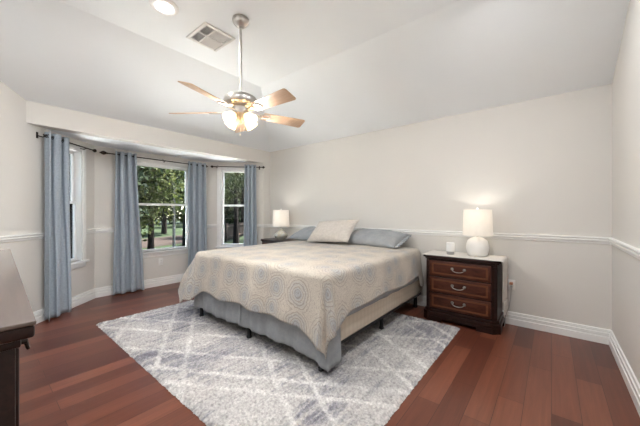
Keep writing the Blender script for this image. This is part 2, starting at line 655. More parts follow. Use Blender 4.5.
M['leafC'] = foliage_material('leaves_blue_green', (0.0038, 0.0077, 0.0043), (0.0080, 0.0132, 0.0071), (0.0191, 0.0256, 0.0149))

for k in ('lawn', 'mulch', 'bark', 'fence'):
    M[k].node_tree.nodes['Principled BSDF'].inputs['Specular IOR Level'].default_value = 0.05

# quilted ticking for the box spring
mq, nt, p = mat_new('quilted_ticking')
tc = N(nt, 'ShaderNodeTexCoord')
vq = N(nt, 'ShaderNodeTexVoronoi', Scale=16.0, Randomness=0.0)
nt.links.new(tc.outputs['Object'], vq.inputs['Vector'])
rq = ramp(nt, vq.outputs['Distance'], [(0.1, (0.68, 0.60, 0.50)), (0.75, (0.54, 0.47, 0.385))])
nt.links.new(rq.outputs[0], p.inputs['Base Color'])
p.inputs['Roughness'].default_value = 0.9
bump(nt, p, vq.outputs['Distance'], -0.4, 0.006)
M['box'] = mq

# clear tinted glass for the far lamp
mg, nt, p = mat_new('mercury_glass')
tc = N(nt, 'ShaderNodeTexCoord')
ng = N(nt, 'ShaderNodeTexNoise', Scale=18.0, Detail=3.0)
nt.links.new(tc.outputs['Object'], ng.inputs['Vector'])
rg = ramp(nt, ng.outputs[0], [(0.35, (0.80, 0.74, 0.55)), (0.65, (0.93, 0.92, 0.86))])
nt.links.new(rg.outputs[0], p.inputs['Base Color'])
p.inputs['Roughness'].default_value = 0.12
p.inputs['Transmission Weight'].default_value = 0.55
p.inputs['Coat Weight'].default_value = 0.5
M['mercury'] = mg

# ------------------------------------------------------------------ room shell
XL, XR, YB, YF = -4.37, 0.437, 3.78, -0.48
XC = -5.12                       # bay centre facet
YA, YD = 1.12, 2.85              # bay corners
ZW, ZC, ZS = 2.44, 2.97, 2.20    # wall top, flat ceiling, bay soffit
INS = 1.25                       # plan depth of the sloped ceiling
TH = 0.14
XD = -4.0 - YF                   # where the diagonal wall meets the front wall


def shell():
    mb = MB()
    mb.box(-5.4, XR + TH, YF - TH, YB + TH, -0.12, 0.0)
    fl = struct(mb, 'floor', M['floor'], smooth=False)

    # ceiling: flat centre, slopes along the bay side and the bed side, bay soffit
    mb = MB()
    xi, yi = XL + INS, YB - INS
    o = 0.0
    mb.poly((XL, YB, ZW), (XR + TH, YB, ZW), (XR + TH, yi, ZC), (xi, yi, ZC))
    mb.poly((XL, YB, ZW), (xi, yi, ZC), (xi, YF - TH, ZC), (XL, YF - TH, ZW))
    mb.poly((xi, yi, ZC), (XR + TH, yi, ZC), (XR + TH, YF - TH, ZC), (xi, YF - TH, ZC))
    # outer skin so that no daylight leaks in
    mb.poly((XL - 1.2, YF - 0.5, ZC + 0.25), (XR + 0.5, YF - 0.5, ZC + 0.25), (XR + 0.5, YB + 1.5, ZC + 0.25), (XL - 1.2, YB + 1.5, ZC + 0.25))
    mb.box(-5.4, XL - TH, 0.1, 3.9, ZS, ZS + 0.12)
    struct(mb, 'ceiling', M['ceil'], smooth=False)

    mb = MB()
    mb.box(XL - 0.1, XR + TH, YB, YB + TH, 0, ZW + 0.25)
    struct(mb, 'wall_back', M['wall'], smooth=False)
    mb = MB()
    mb.box(XR, XR + TH, YF - TH, YB + TH, 0, ZC + 0.3)
    struct(mb, 'wall_right', M['wall'], smooth=False)
    mb = MB()
    mb.box(XD - 0.3, XR + TH, YF - TH, YF, 0, ZC + 0.3)
    struct(mb, 'wall_front', M['wall'], smooth=False)
    # header over the bay and the short return beside the bed wall
    mb = MB()
    mb.box(XL - TH, XL, 0.37, 3.60, ZS, ZW + 0.2)
    mb.box(XL - TH, XL, 3.60, YB, 0, ZW + 0.2)
    mb.box(XL - TH, XL, YF - TH, 0.37, ZS, ZW + 0.2)
    struct(mb, 'wall_left', M['wall'], smooth=False)


def frame_matrix(p0, p1):
    """local u along p0->p1, local w into the room, local z up"""
    a, b = Vector((*p0, 0)), Vector((*p1, 0))
    u = (b - a).normalized()
    w = Vector((-u.y, u.x, 0))
    m = Matrix(((u.x, w.x, 0, a.x), (u.y, w.y, 0, a.y), (0, 0, 1, 0), (0, 0, 0, 1)))
    return m, (b - a).length


def facet(name, p0, p1, hole, u_start=0.0, u_end=None, top=ZS):
    mt, L = frame_matrix(p0, p1)
    if u_end is None:
        u_end = L
    h0, h1, z0, z1 = hole
    mb = MB()
    mb.box(u_start, h0, -TH, 0, 0, top, M=mt)
    mb.box(h1, u_end, -TH, 0, 0, top, M=mt)
    mb.box(h0, h1, -TH, 0, 0, z0, M=mt)
    mb.box(h0, h1, -TH, 0, z1, top, M=mt)
    return mb, mt


shell()
Z0, Z1 = 0.585, 2.065
# the three facets, walked anticlockwise so that w points into the room
mbL, mL = facet('l', (XC, YA), (XL, 0.37), (0.25, 0.70, Z0, Z1), u_end=1.0607)
mt, _ = frame_matrix((XC, YA), (XL, 0.37))
end_u = (Vector((XD, YF)) - Vector((XC, YA))).length + 0.1
mbL.box(1.0607, end_u, -TH, 0, 0, 3.05, M=mt)
struct(mbL, 'wall_bay_left', M['wall'], smooth=False)
mbC, mC = facet('c', (XC, YD), (XC, YA), (0.325, 1.235, Z0, Z1))
struct(mbC, 'wall_bay_centre', M['wall'], smooth=False)
mbR, mR = facet('r', (XL, 3.60), (XC, YD), (0.26, 0.81, Z0, Z1))
struct(mbR, 'wall_bay_right', M['wall'], smooth=False)


def window(name, mt, u0, u1, wide):
    root = thing(name, '', 'window')
    for k in ('label', 'category'):
        del root[k]
    root['kind'] = 'structure'
    z0, z1 = Z0, Z1
    mb = MB()
    c = 0.062
    mb.box(u0 - c, u0, 0.0, 0.018, z0 - 0.02, z1 + c, 0.004, mt)
    mb.box(u1, u1 + c, 0.0, 0.018, z0 - 0.02, z1 + c, 0.004, mt)
    mb.box(u0, u1, 0.0, 0.018, z1, z1 + c, 0.004, mt)
    # jamb liners
    mb.box(u0, u0 + 0.012, -0.13, 0.0, z0, z1, 0, mt)
    mb.box(u1 - 0.012, u1, -0.13, 0.0, z0, z1, 0, mt)
    mb.box(u0, u1, -0.13, 0.0, z1 - 0.012, z1, 0, mt)
    mb.build('casing', M['trim'], root)
    mb = MB()
    mb.box(u0 - c - 0.02, u1 + c + 0.02, -0.06, 0.05, z0 - 0.028, z0, 0.006, mt)
    mb.box(u0 - c, u1 + c, 0.0, 0.016, z0 - 0.09, z0 - 0.028, 0.004, mt)
    mb.build('sill', M['trim'], root)
    zm = 1.355
    fr = 0.035
    for nm, a, b, w in (('upper_sash', zm - 0.005, z1 - 0.012, -0.115), ('lower_sash', z0, zm + 0.03, -0.085)):
        mb = MB()
        mb.box(u0 + 0.012, u0 + 0.012 + fr, w, w + 0.03, a, b, 0.003, mt)
        mb.box(u1 - 0.012 - fr, u1 - 0.012, w, w + 0.03, a, b, 0.003, mt)
        mb.box(u0 + 0.012 + fr, u1 - 0.012 - fr, w, w + 0.03, a, a + 0.036, 0.003, mt)
        mb.box(u0 + 0.012 + fr, u1 - 0.012 - fr, w, w + 0.03, b - 0.036, b, 0.003, mt)
        s = mb.build(nm, M['vinyl'], root)
        g = MB()
        g.box(u0 + 0.045, u1 - 0.045, w + 0.012, w + 0.016, a + 0.03, b - 0.03, 0, mt)
        g.build('pane', M['glass'], s, smooth=False)
    mb = MB()
    um = (u0 + u1) / 2
    mb.box(um - 0.025, um + 0.025, -0.055, -0.035, zm + 0.01, zm + 0.03, 0.004, mt)
    mb.build('sash_lock', M['vinyl'], root)
    if wide:
        mb = MB()
        mb.box(u0 + 0.014, u1 - 0.014, -0.08, -0.03, z1 - 0.075, z1 - 0.013, 0.006, mt)
        mb.build('blind_headrail', M['vinyl'], root)
    return root


window('window_1', mL, 0.25, 0.70, False)
window('window_2', mC, 0.325, 1.235, True)
window('window_3', mR, 0.26, 0.81, False)

# ------------------------------------------------------------------ mouldings
RAIL = [(0.0, 0.935), (0.010, 0.940), (0.012, 0.955), (0.022, 0.962), (0.024, 0.974), (0.016, 0.980), (0.028, 0.990), (0.028, 1.000), (0.0, 1.002)]
BASE = [(0.0, 0.0), (0.024, 0.0), (0.024, 0.062), (0.022, 0.066), (0.012, 0.068), (0.012, 0.074), (0.020, 0.077), (0.019, 0.102), (0.008, 0.105), (0.008, 0.111), (0.014, 0.114), (0.010, 0.134), (0.0, 0.137)]


def moulding(name, prof, segs):
    mb = MB()
    for p0, p1, u0, u1 in segs:
        mt, L = frame_matrix(p0, p1)
        u1 = L if u1 is None else u1
        b = bmesh.new()
        A = [b.verts.new((u0, w, z)) for w, z in prof]
        B = [b.verts.new((u1, w, z)) for w, z in prof]
        n = len(prof)
        for i in range(n):
            b.faces.new([A[i], A[(i + 1) % n], B[(i + 1) % n], B[i]])
        b.faces.new(A[::-1])
        b.faces.new(B)
        bmesh.ops.recalc_face_normals(b, faces=b.faces)
        mb._take(b, mt)
    return struct(mb, name, M['trim'], angle=25)


W = 0.062
moulding('trim_1', RAIL, [((XR, YB), (XL, YB), 0, None)])
moulding('trim_2', RAIL, [((XR, YF), (XR, YB), 0, None)])
moulding('trim_3', RAIL, [((XC, YA), (XL, 0.37), 0, 0.25 - W), ((XC, YA), (XL, 0.37), 0.70 + W, end_u - 0.15)])
moulding('trim_4', RAIL, [((XC, YD), (XC, YA), 0, 0.325 - W), ((XC, YD), (XC, YA), 1.235 + W, None)])
moulding('trim_5', RAIL, [((XL, 3.60), (XC, YD), 0, 0.26 - W), ((XL, 3.60), (XC, YD), 0.81 + W, None), ((XL, YB), (XL, 3.60), 0, None)])
moulding('baseboard_back', BASE, [((XR, YB), (XL, YB), 0, None)])
moulding('baseboard_right', BASE, [((XR, YF), (XR, YB), 0, None)])
moulding('baseboard_bay_left', BASE, [((XC, YA), (XL, 0.37), 0, end_u - 0.15)])
moulding('baseboard_bay_centre', BASE, [((XC, YD), (XC, YA), 0, None)])
moulding('baseboard_bay_right', BASE, [((XL, 3.60), (XC, YD), 0, None), ((XL, YB), (XL, 3.60), 0, None)])

# ------------------------------------------------------------------ rug
RX0, RX1, RY0, RY1 = -3.87, -0.75, 0.86, 3.27


def rug():
    nu, nv = 312, 240
    mb = MB()

    def fn(u, v):
        x = RX0 + u * (RX1 - RX0)
        y = RY0 + v * (RY1 - RY0)
        e = min(u * 3.12, (1 - u) * 3.12, v * 2.41, (1 - v) * 2.41)
        k = min(1.0, e / 0.025)
        h = 0.004 + 0.018 * k + k * random.uniform(-0.008, 0.008) + 0.003 * k * noise.noise((x * 9, y * 9, 0))
        j = 0.006 * (1 - k)
        return (x + random.uniform(-0.004, 0.004) + j * noise.noise((y * 22, 3, 0)), y + random.uniform(-0.004, 0.004) + j * noise.noise((x * 22, 7, 0)), h)
    mb.sheet(fn, nu, nv)
    o = mb.build('area_rug', M['rug'], angle=180)
    tag(o, 'shaggy pale grey area rug with white diamond lattice under the bed', 'rug')
    b = MB()
    b.box(RX0 + 0.006, RX1 - 0.006, RY0 + 0.006, RY1 - 0.006, 0.0005, 0.006)
    b.build('backing', M['cloth'], o, smooth=False)


rug()

# ------------------------------------------------------------------ bed
BX0, BX1, BY0, BY1 = -3.25, -1.30, 1.68, 3.71
ZT = 0.765


def bed():
    root = thing('king_bed', 'king bed with beige box spring, grey skirt and black frame legs', 'bed', ((BX0 + BX1) / 2, (BY0 + BY1) / 2, 0.022))
    cx, cy, cz = root.location
    L = T(-cx, -cy, -cz)
    mb = MB()
    mb.box(BX0 + 0.02, BX1 - 0.02, BY0 + 0.02, BY1, 0.165, 0.195, 0.004, L)
    mb.build('frame_rails', M['black'], root)
    for x in (BX0 + 0.075, (BX0 + BX1) / 2, BX1 - 0.075):
        for y in (BY0 + 0.022, BY0 + 1.02, BY1 - 0.06):
            m2 = MB()
            zb = 0.022 if y < RY1 else 0.0
            m2.lathe([(0.023, zb), (0.026, zb + 0.003), (0.026, zb + 0.02), (0.021, zb + 0.024), (0.021, 0.168)], (x, y, 0), 14, L)
            m2.build('leg', M['black'], root)
    mb = MB()
    mb.box(BX0, BX1, BY0, BY1, 0.196, 0.415, 0.03, L, 3)
    mb.build('box_spring', M['box'], root)
    mb = MB()
    mb.box(BX0 + 0.01, BX1 - 0.01, BY0 + 0.01, BY1, 0.422, ZT - 0.012, 0.05, L, 4)
    mb.build('mattress', M['mattress'], root)

    # bed skirt: foot panel in two halves and a flap round the near corner
    def hang(a, b, z0, z1, n, amp, ph, out, zfun=None):
        a, b = Vector((*a, 0)), Vector((*b, 0))
        w = Vector((*out, 0))

        def fn(u, v):
            s = a.lerp(b, u)
            k = 1 - v
            off = amp * k * (sin(u * n * 2 * pi + ph) + 0.5 * sin(u * n * 4.6 * pi + 2 * ph)) + 0.012 * k + 0.006
            zb = z0 + (zfun(u) if zfun else 0.008 * sin(u * 7 + ph))
            return (s.x + w.x * off, s.y + w.y * off, zb + v * (z1 - zb))
        return fn
    mid = (BX0 + BX1) / 2 - 0.08
    mb = MB()
    mb.sheet(hang((BX0 - 0.005, BY0 - 0.004), (mid + 0.01, BY0 - 0.012), 0.128, 0.421, 4, 0.011, 0.6, (0, -1)), 60, 10, M=L)
    mb.sheet(hang((mid - 0.008, BY0 - 0.004), (BX1 + 0.022, BY0 - 0.004), 0.128, 0.421, 4, 0.012, 2.0, (0, -1), lambda u: -0.06 * max(0, (u - 0.72) / 0.28)), 60, 10, M=L)
    mb.sheet(hang((BX0 - 0.005, 3.2), (BX0 - 0.005, BY0 - 0.01), 0.128, 0.421, 7, 0.01, 1.0, (-1, 0)), 70, 8, M=L)
    mb.sheet(hang((BX1 + 0.006, BY0 - 0.034), (BX1 + 0.005, BY0 + 0.15), 0.066, 0.421, 1.2, 0.006, 0.2, (1, 0)), 14, 10, M=L)

    def tuck(u, v):      # the rest of that side is pushed up between the mattress and the box spring
        y = BY0 + 0.15 + u * 1.75
        r = 0.5 + 0.5 * noise.noise((y * 7, 1.0, 0))
        z = 0.395 + v * 0.065 - 0.018 * r * (1 - v)
        return (BX1 + 0.008 + 0.018 * sin(v * pi) * (0.5 + r), y, z)
    mb.sheet(tuck, 90, 6, M=L)
    s = mb.build('bed_skirt', M['skirt'], root, angle=180)
    sol = s.modifiers.new('thickness', 'SOLIDIFY')
    sol.thickness = 0.003
    s['label'] = 'grey gathered bed skirt'
    return root


bed()


def bedspread():
    dl, dr, df = 0.36, 0.30, 0.395
    R = 0.05
    A0, A1, B0, B1 = BX0 + R - 0.014, BX1 - R + 0.014, BY0 + R - 0.02, 3.56
    da_l, da_r, db = dl + R, dr + R, df + R
    SA, SB = (A1 - A0) + da_l + da_r, (B1 - B0) + db
    nu, nv = 170, 150

    def sm(x):
        x = max(0.0, min(1.0, x))
        return x * x * (3 - 2 * x)

    def pt(u, v):
        b = B0 - db + v * SB
        extra = 0.13 * sm((b - 3.43) / 0.05)        # the strip that falls lower at the head
        a = A0 - da_l + u * (SA + extra)
        ea = a - A1 if a > A1 else (a - A0 if a < A0 else 0.0)
        eb = b - B0 if b < B0 else 0.0
        # near the two foot corners the cloth hangs longer, the spare folded into the corner
        r = hypot(ea, eb)
        if ea and eb:
            stretch = 1.33
            sq = (abs(ea) ** 5 + abs(eb) ** 5) ** 0.2
        else:
            c = (min(A1 - a, a - A0) if eb else b - B0)
            stretch = 1.0 + 0.33 * max(0.0, 1 - c / 0.22) ** 1.3
            sq = r
        x, y = min(max(a, A0), A1), max(b, B0)
        top = ZT + 0.008
        if r < 1e-6:
            e = min(a - A0, A1 - a, b - B0, 0.3)
            z = top + 0.006 * noise.noise((a * 4, b * 4, 1)) + 0.012 * sm(e / 0.3) - 0.004
            return (x, y, z)
        ux, uy = ea / r, eb / r
        arc = R * pi / 2
        if r < arc:
            o = R * sin(r / R)
            dz = R * (1 - cos(r / R))
            hang = 0.0
        else:
            hang = (sq - arc * sq / r) * stretch
            left = ux < 0
            corner = min(1.0, abs(ux * uy) * 2.2)
            fl = 0.10
            if left:
                fl += 0.38 * abs(ux)
            if left and eb == 0:
                fl = 0.42
            o = R + hang * sin(fl)
            dz = R + hang * cos(fl)
        k = min(1.0, hang / 0.30)
        if eb < 0 and abs(uy) > 0.35:
            fold = 0.5 + 0.5 * sin(a * 11.5 + 1.2 + 1.2 * sin(a * 3.1))
            o += 0.035 * k * fold * abs(uy)
            dz += 0.009 * k * sin(a * 11.5 + 0.2)
        if abs(ux) > 0.35:
            fold = 0.5 + 0.5 * sin(b * 8.5 + 0.6)
            o += 0.022 * k * fold * abs(ux)
            dz += 0.012 * k * sin(b * 7.1)
        if ux != 0 and uy != 0:
            ang = math.atan2(abs(uy), abs(ux))
            o += 0.035 * k * sin(ang * 6.0 - 1.2) * sin(2 * ang)
        o += 0.006 * k * noise.noise((a * 8, b * 8, 3))
        z = top - 0.004 - dz
        if ux > 0.4:
            z = min(z, top)
        return (x + ux * o, y + uy * o, max(0.10, z))
    mb = MB()
    mb.sheet(pt, nu, nv, uvfn=lambda u, v: (u * SA, v * SB))
    o = mb.build('bedspread', M['spread'], angle=180)
    sol = o.modifiers.new('thickness', 'SOLIDIFY')
    sol.thickness = 0.008
    sol.offset = 1.0
    tag(o, 'cream quilted bedspread with grey blue medallions draped over the bed', 'bedspread')
    return o


bedspread()


def pillow_mesh(w, h, t, wr, seed, flange=0.0):
    """closed cushion lying in local xy, thickness along z"""
    mb = MB()
    n = 36
    uvl = None

    def shape(u, v, sgn):
        a, b = 2 * u - 1, 2 * v - 1
        px = (1 - 0.05 * (1 - b * b)) if abs(a) > 0 else 1
        x = a * w / 2 * (1 - 0.045 * (1 - b * b) * abs(a) ** 3)
        y = b * h / 2 * (1 - 0.06 * (1 - a * a) * abs(b) ** 3)
        prof = max(0.0, (1 - abs(a) ** 3.0)) ** 0.55 * max(0.0, (1 - abs(b) ** 2.6)) ** 0.6
        z = sgn * t / 2 * prof
        z += wr * prof * noise.noise((x * 9 + seed, y * 11, sgn)) + wr * 0.6 * noise.noise((x * 26 + seed, y * 7, sgn + 4)) * prof ** 0.4
        return (x, y, z)
    mb.sheet(lambda u, v: shape(u, v, 1), n, n)
    mb.sheet(lambda u, v: shape(1 - u, v, -1), n, n)
    bmesh.ops.remove_doubles(mb.bm, verts=mb.bm.verts, dist=0.0008)
    return mb


def pillow(name, mat, label, loc, rot, w, h, t, wr, seed, ruffle=False):
    o = pillow_mesh(w, h, t, wr, seed).build(name, mat, angle=180)
    o.location = loc
    o.rotation_euler = rot
    tag(o, label, 'pillow', 'pillows at the head of the bed')
    pts = []
    for k in range(80):
        q = k / 80 * 4
        s, f = int(q), q - int(q)
        a, b = [(-1 + 2 * f, -1), (1, -1 + 2 * f), (1 - 2 * f, 1), (-1, 1 - 2 * f)][s]
        pts.append((a * w / 2 * (1 - 0.045 * (1 - b * b) * abs(a) ** 3), b * h / 2 * (1 - 0.06 * (1 - a * a) * abs(b) ** 3), 0))
    if ruffle:
        m2 = MB()

        def fn(u, v):
            y = (u - 0.5) * h * 0.94
            return (w / 2 - 0.012 + v * 0.05, y, 0.012 * v * sin(u * 40))
        m2.sheet(fn, 60, 4)
        m2.build('open_hem', mat, o, angle=180)
    else:
        m2 = MB()
        m2.tube(pts, 0.005, 8, closed=True)
        m2.build('piping', mat, o)
    return o


pillow('bed_pillow', M['greypil'], 'grey pillow nearest the dark nightstand, on the right side of the bed', (-1.90, 3.50, 0.885), (radians(17), radians(2), radians(-2)), 0.84, 0.46, 0.18, 0.012, 1.0, True)
pillow('bed_pillow', M['greypil'], 'grey pillow on the window side of the bed, half behind the cream one', (-2.93, 3.51, 0.885), (radians(17), radians(-1), radians(2)), 0.86, 0.46, 0.19, 0.012, 5.0)
pillow('bed_pillow', M['cream'], 'cream textured pillow leaning on the two grey pillows', (-2.47, 3.31, 0.965), (radians(40), radians(-3), radians(3)), 0.70, 0.44, 0.15, 0.010, 9.0)


# ------------------------------------------------------------------ nightstands
def canted(hw, yb, yf, c):
    return [(-hw, yb), (hw, yb), (hw, yf + c), (hw - c, yf), (-hw + c, yf), (-hw, yf + c)]


def nightstand(label, loc):
    root = thing('nightstand', label, 'nightstand', loc, group='carved dark nightstands')
    mb = MB()
    mb.prism(canted(0.33, 0.205, -0.185, 0.038), 0.12, 0.70)
    mb.build('case', M['darkwood'], root, smooth=False)
    mb = MB()
    mb.prism(canted(0.345, 0.205, -0.200, 0.058), 0.698, 0.715, bev=0.005)
    mb.prism(canted(0.362, 0.207, -0.218, 0.062), 0.715, 0.745, bev=0.008)
    mb.build('top', M['darkwood'], root)
    # plinth with bracket feet
    mb = MB()
    mb.prism(canted(0.345, 0.205, -0.200, 0.058), 0.10, 0.13, bev=0.006)
    mb.prism(canted(0.358, 0.207, -0.213, 0.060), 0.055, 0.10, bev=0.006)
    mb.build('plinth', M['darkwood'], root)
    m2 = MB()
    m2.box(-0.17, 0.17, -0.211, -0.19, 0.032, 0.057, 0.003)
    m2.build('apron', M['darkwood'], root)
    for sx in (-1, 1):
        m2 = MB()
        pts = [(sx * 0.358, -0.155), (sx * 0.300, -0.213), (sx * 0.16, -0.213), (sx * 0.19, -0.188), (sx * 0.29, -0.188), (sx * 0.333, -0.145), (sx * 0.333, -0.05), (sx * 0.358, -0.03)]
        m2.prism(pts if sx > 0 else pts[::-1], 0.0, 0.057)
        m2.build('bracket_foot', M['darkwood'], root, smooth=False)
        m2 = MB()
        m2.box(sx * 0.345 - 0.013, sx * 0.345 + 0.013, 0.12, 0.205, 0.0, 0.057)
        m2.build('bracket_foot', M['darkwood'], root, smooth=False)
        # fluted corner post on the cant
        m2 = MB()
        mt = T(sx * 0.311, -0.166, 0) @ rotz(sx * radians(45))
        for q in (-0.014, 0.0, 0.014):
            m2.tube([(q, -0.001, 0.15), (q, -0.001, 0.68)], 0.0075, 8, mt)
        m2.build('corner_post', M['darkwood'], root)
    for z0, z1 in ((0.145, 0.318), (0.330, 0.503), (0.515, 0.688)):
        m2 = MB()
        m2.box(-0.284, 0.284, -0.199, -0.17, z0, z1, 0.005)
        d = m2.build('drawer', M['redwood'], root)
        i = MB()
        a, b, w = 0.260, 0.024, 0.018
        for q in ((-a, a, z0 + b, z0 + b + w), (-a, a, z1 - b - w, z1 - b), (-a, -a + w, z0 + b + w, z1 - b - w), (a - w, a, z0 + b + w, z1 - b - w)):
            i.box(q[0], q[1], -0.2005, -0.196, q[2], q[3])
        i.build('inlay', M['inlay'], d, smooth=False)
        zc = (z0 + z1) / 2 + 0.012
        hb = MB()
        for sx in (-1, 1):
            hb.lathe([(0.0, 0.0), (0.014, 0.0), (0.016, 0.004), (0.009, 0.009), (0.006, 0.018), (0.0, 0.021)], (0, 0, 0), 14, T(sx * 0.056, -0.199, zc) @ Matrix.Rotation(radians(90), 4, 'X'))
        pts = [(0.056 * cos(pi + pi * k / 12) * 1.0, -0.217 - 0.006 * sin(pi * k / 12), zc - 0.030 * sin(pi * k / 12)) for k in range(13)]
        hb.tube(pts, 0.0042, 8)
        h = hb.build('bail_pull', M['pewter'], d)
    return root


nr = nightstand('dark cherry three-drawer nightstand under the linen runner and white lamp', (-0.785, 3.535, 0))
nr.scale = (1.08, 1, 1)
nl = copy_tree(nr)
nl.location = (-3.775, 3.535, 0)
nl['label'] = 'dark nightstand in the far corner, mostly hidden behind the bed'


def runner():
    zt = 0.7465
    x0, x1, xe = -1.176, -0.390, -0.378
    y0, y1 = 3.322, 3.735
    mb = MB()

    def fn(u, v):
        # u walks across the top then down the right side
        L1, L2 = x1 - x0, 0.42
        s = u * (L1 + L2)
        y = y0 + v * (y1 - y0)
        if s < L1:
            return (x0 + s, y - 0.0, zt + 0.0015 * noise.noise((s * 9, y * 9, 0)) + 0.003)
        d = s - L1
        k = d / L2
        sh = 0.05 * k
        w = 0.006 * sin(y * 45 + 1) * k
        return (xe + w + 0.006 * min(1, d / 0.03), y0 + 0.02 * k + (v * (1 - 0.22 * k)) * (y1 - y0), zt + 0.003 - d)
    mb.sheet(fn, 90, 34)
    o = mb.build('table_runner', M['cloth'], angle=180)
    tag(o, 'cream linen runner with lace end hanging down the nightstand side', 'runner')
    s = o.modifiers.new('thickness', 'SOLIDIFY')
    s.thickness = 0.002
    lm = MB()

    def fl(u, v):
        d = 0.42 + v * (0.13 + 0.018 * abs(sin(u * 5 * pi)))
        y = y0 + 0.022 + u * (0.78 * (y1 - y0) - 0.02)
        return (xe + 0.008 + 0.007 * sin(u * 19), y, zt + 0.003 - d)
    lm.sheet(fl, 60, 8)
    l = lm.build('lace_end', M['lace'], o, angle=180)
    s = l.modifiers.new('thickness', 'SOLIDIFY')
    s.thickness = 0.002


runner()


def bulb_light(name, loc, w, col, r=0.03):
    d = bpy.data.lights.new(name, 'POINT')
    d.energy = w
    d.color = col
    d.shadow_soft_size = r
    o = bpy.data.objects.new(name, d)
    COL.objects.link(o)
    o.location = loc
    return o


def table_lamp(label, loc, prof, basemat, z_sh):
    root = thing('table_lamp', label, 'lamp', loc, group='bedside lamps')
    mb = MB()
    mb.lathe(prof, seg=40)
    mb.build('base', basemat, root)
    top = prof[-1][1]
    mb = MB()
    mb.lathe([(0.014, top), (0.014, top + 0.012), (0.009, top + 0.016), (0.009, z_sh + 0.06), (0.017, z_sh + 0.065), (0.017, z_sh + 0.10), (0.0, z_sh + 0.10)], seg=18)
    mb.build('socket', M['nickel'], root)
    mb = MB()
    hp = [(0.055 * sin(pi * k / 16) * (1 if k else 1), 0, 0) for k in range(17)]
    z0, z1 = z_sh + 0.062, z_sh + 0.285
    pts = [(-0.012, 0, z0), (-0.05, 0, z0 + 0.05), (-0.058, 0, z0 + 0.11), (-0.045, 0, z1 - 0.03), (-0.015, 0, z1), (0.015, 0, z1), (0.045, 0, z1 - 0.03), (0.058, 0, z0 + 0.11), (0.05, 0, z0 + 0.05), (0.012, 0, z0)]
    mb.tube(pts, 0.0018, 6)
    for k in range(3):
        a = 2 * pi * k / 3 + 0.5
        mb.tube([(0, 0, z1 + 0.001), (0.138 * cos(a), 0.138 * sin(a), z1 - 0.004)], 0.0016, 6)
    mb.build('harp', M['nickel'], root)
    mb = MB()
    mb.lathe([(0.006, z1), (0.006, z1 + 0.006), (0.011, z1 + 0.010), (0.012, z1 + 0.018), (0.006, z1 + 0.026), (0.0, z1 + 0.028)], seg=16)
    mb.build('finial', M['ceramic'], root)
    mb = MB()
    mb.lathe([(0.150, z_sh), (0.140, z_sh + 0.288), (0.137, z_sh + 0.288), (0.147, z_sh), (0.150, z_sh)], seg=48, cap=False)
    mb.build('lamp_shade', M['shade'], root)
    mb = MB()
    zb = z_sh + 0.10
    mb.lathe([(0.012, zb), (0.015, zb + 0.015), (0.028, zb + 0.05), (0.029, zb + 0.065), (0.020, zb + 0.085), (0.0, zb + 0.094)], seg=18)
    mb.build('bulb', M['bulb'], root)
    b = bulb_light('lamp_light', (0, 0, zb + 0.095), LAMP_W, WARM, 0.025)
    b.parent = root
    return root


table_lamp('white ceramic lamp with drum shade on the dark nightstand right of the bed', (-0.64, 3.56, 0.7515),
           [(0.0, 0.0), (0.078, 0.0), (0.093, 0.012), (0.108, 0.050), (0.114, 0.095), (0.111, 0.130), (0.098, 0.170), (0.072, 0.194), (0.048, 0.204), (0.024, 0.210), (0.020, 0.214)], M['ceramic'], 0.228)
table_lamp('lamp with tinted glass base in the far corner by the window', (-3.755, 3.50, 0.746),
           [(0.0, 0.0), (0.062, 0.0), (0.066, 0.008), (0.058, 0.014), (0.100, 0.034), (0.122, 0.070), (0.116, 0.102), (0.080, 0.132), (0.038, 0.156), (0.028, 0.178), (0.022, 0.190)], M['mercury'], 0.24)


def diffuser():
    root = thing('aroma_diffuser', 'small white cup-shaped diffuser with grey foot, left of the lamp on the nightstand', 'diffuser', (-0.905, 3.49, 0.7515))
    mb = MB()
    mb.lathe([(0.0, 0.0), (0.036, 0.0), (0.039, 0.004), (0.041, 0.036), (0.0, 0.036)], seg=28)
    mb.build('foot', M['greyplastic'], root)
    mb = MB()
    mb.lathe([(0.041, 0.036), (0.043, 0.045), (0.044, 0.125), (0.041, 0.136), (0.036, 0.138), (0.034, 0.130), (0.0, 0.128)], seg=28)
    mb.build('cup', M['whiteplastic'], root)


diffuser()


# ------------------------------------------------------------------ outlets
def outlet(label, mt):
    root = thing('wall_outlet', label, 'outlet')
    root.matrix_world = mt
    mb = MB()
    mb.box(-0.036, 0.036, 0.0, 0.006, -0.058, 0.058, 0.002)
    mb.build('cover_plate', M['whiteplastic'], root)
    for z in (-0.02, 0.02):
        m2 = MB()
        m2.box(-0.017, 0.017, 0.005, 0.008, z - 0.014, z + 0.014, 0.002)
        s = m2.build('socket', M['whiteplastic'], root)
        m3 = MB()
        for x in (-0.006, 0.006):
            m3.box(x - 0.0012, x + 0.0012, 0.0076, 0.0084, z - 0.005, z + 0.006)
        m3.build('slots', M['slot'], s, smooth=False)
    return root


mo = frame_matrix((XC, YD), (XC, YA))[0]
outlet('white outlet under the middle window', mo @ T(0.83, 0.0005, 0.40))
mo = frame_matrix((XR, YB), (XL, YB))[0]
outlet('white outlet on the bed wall right of the nightstand, with a plug in it', mo @ T(XR + 0.345, 0.0005, 0.435))


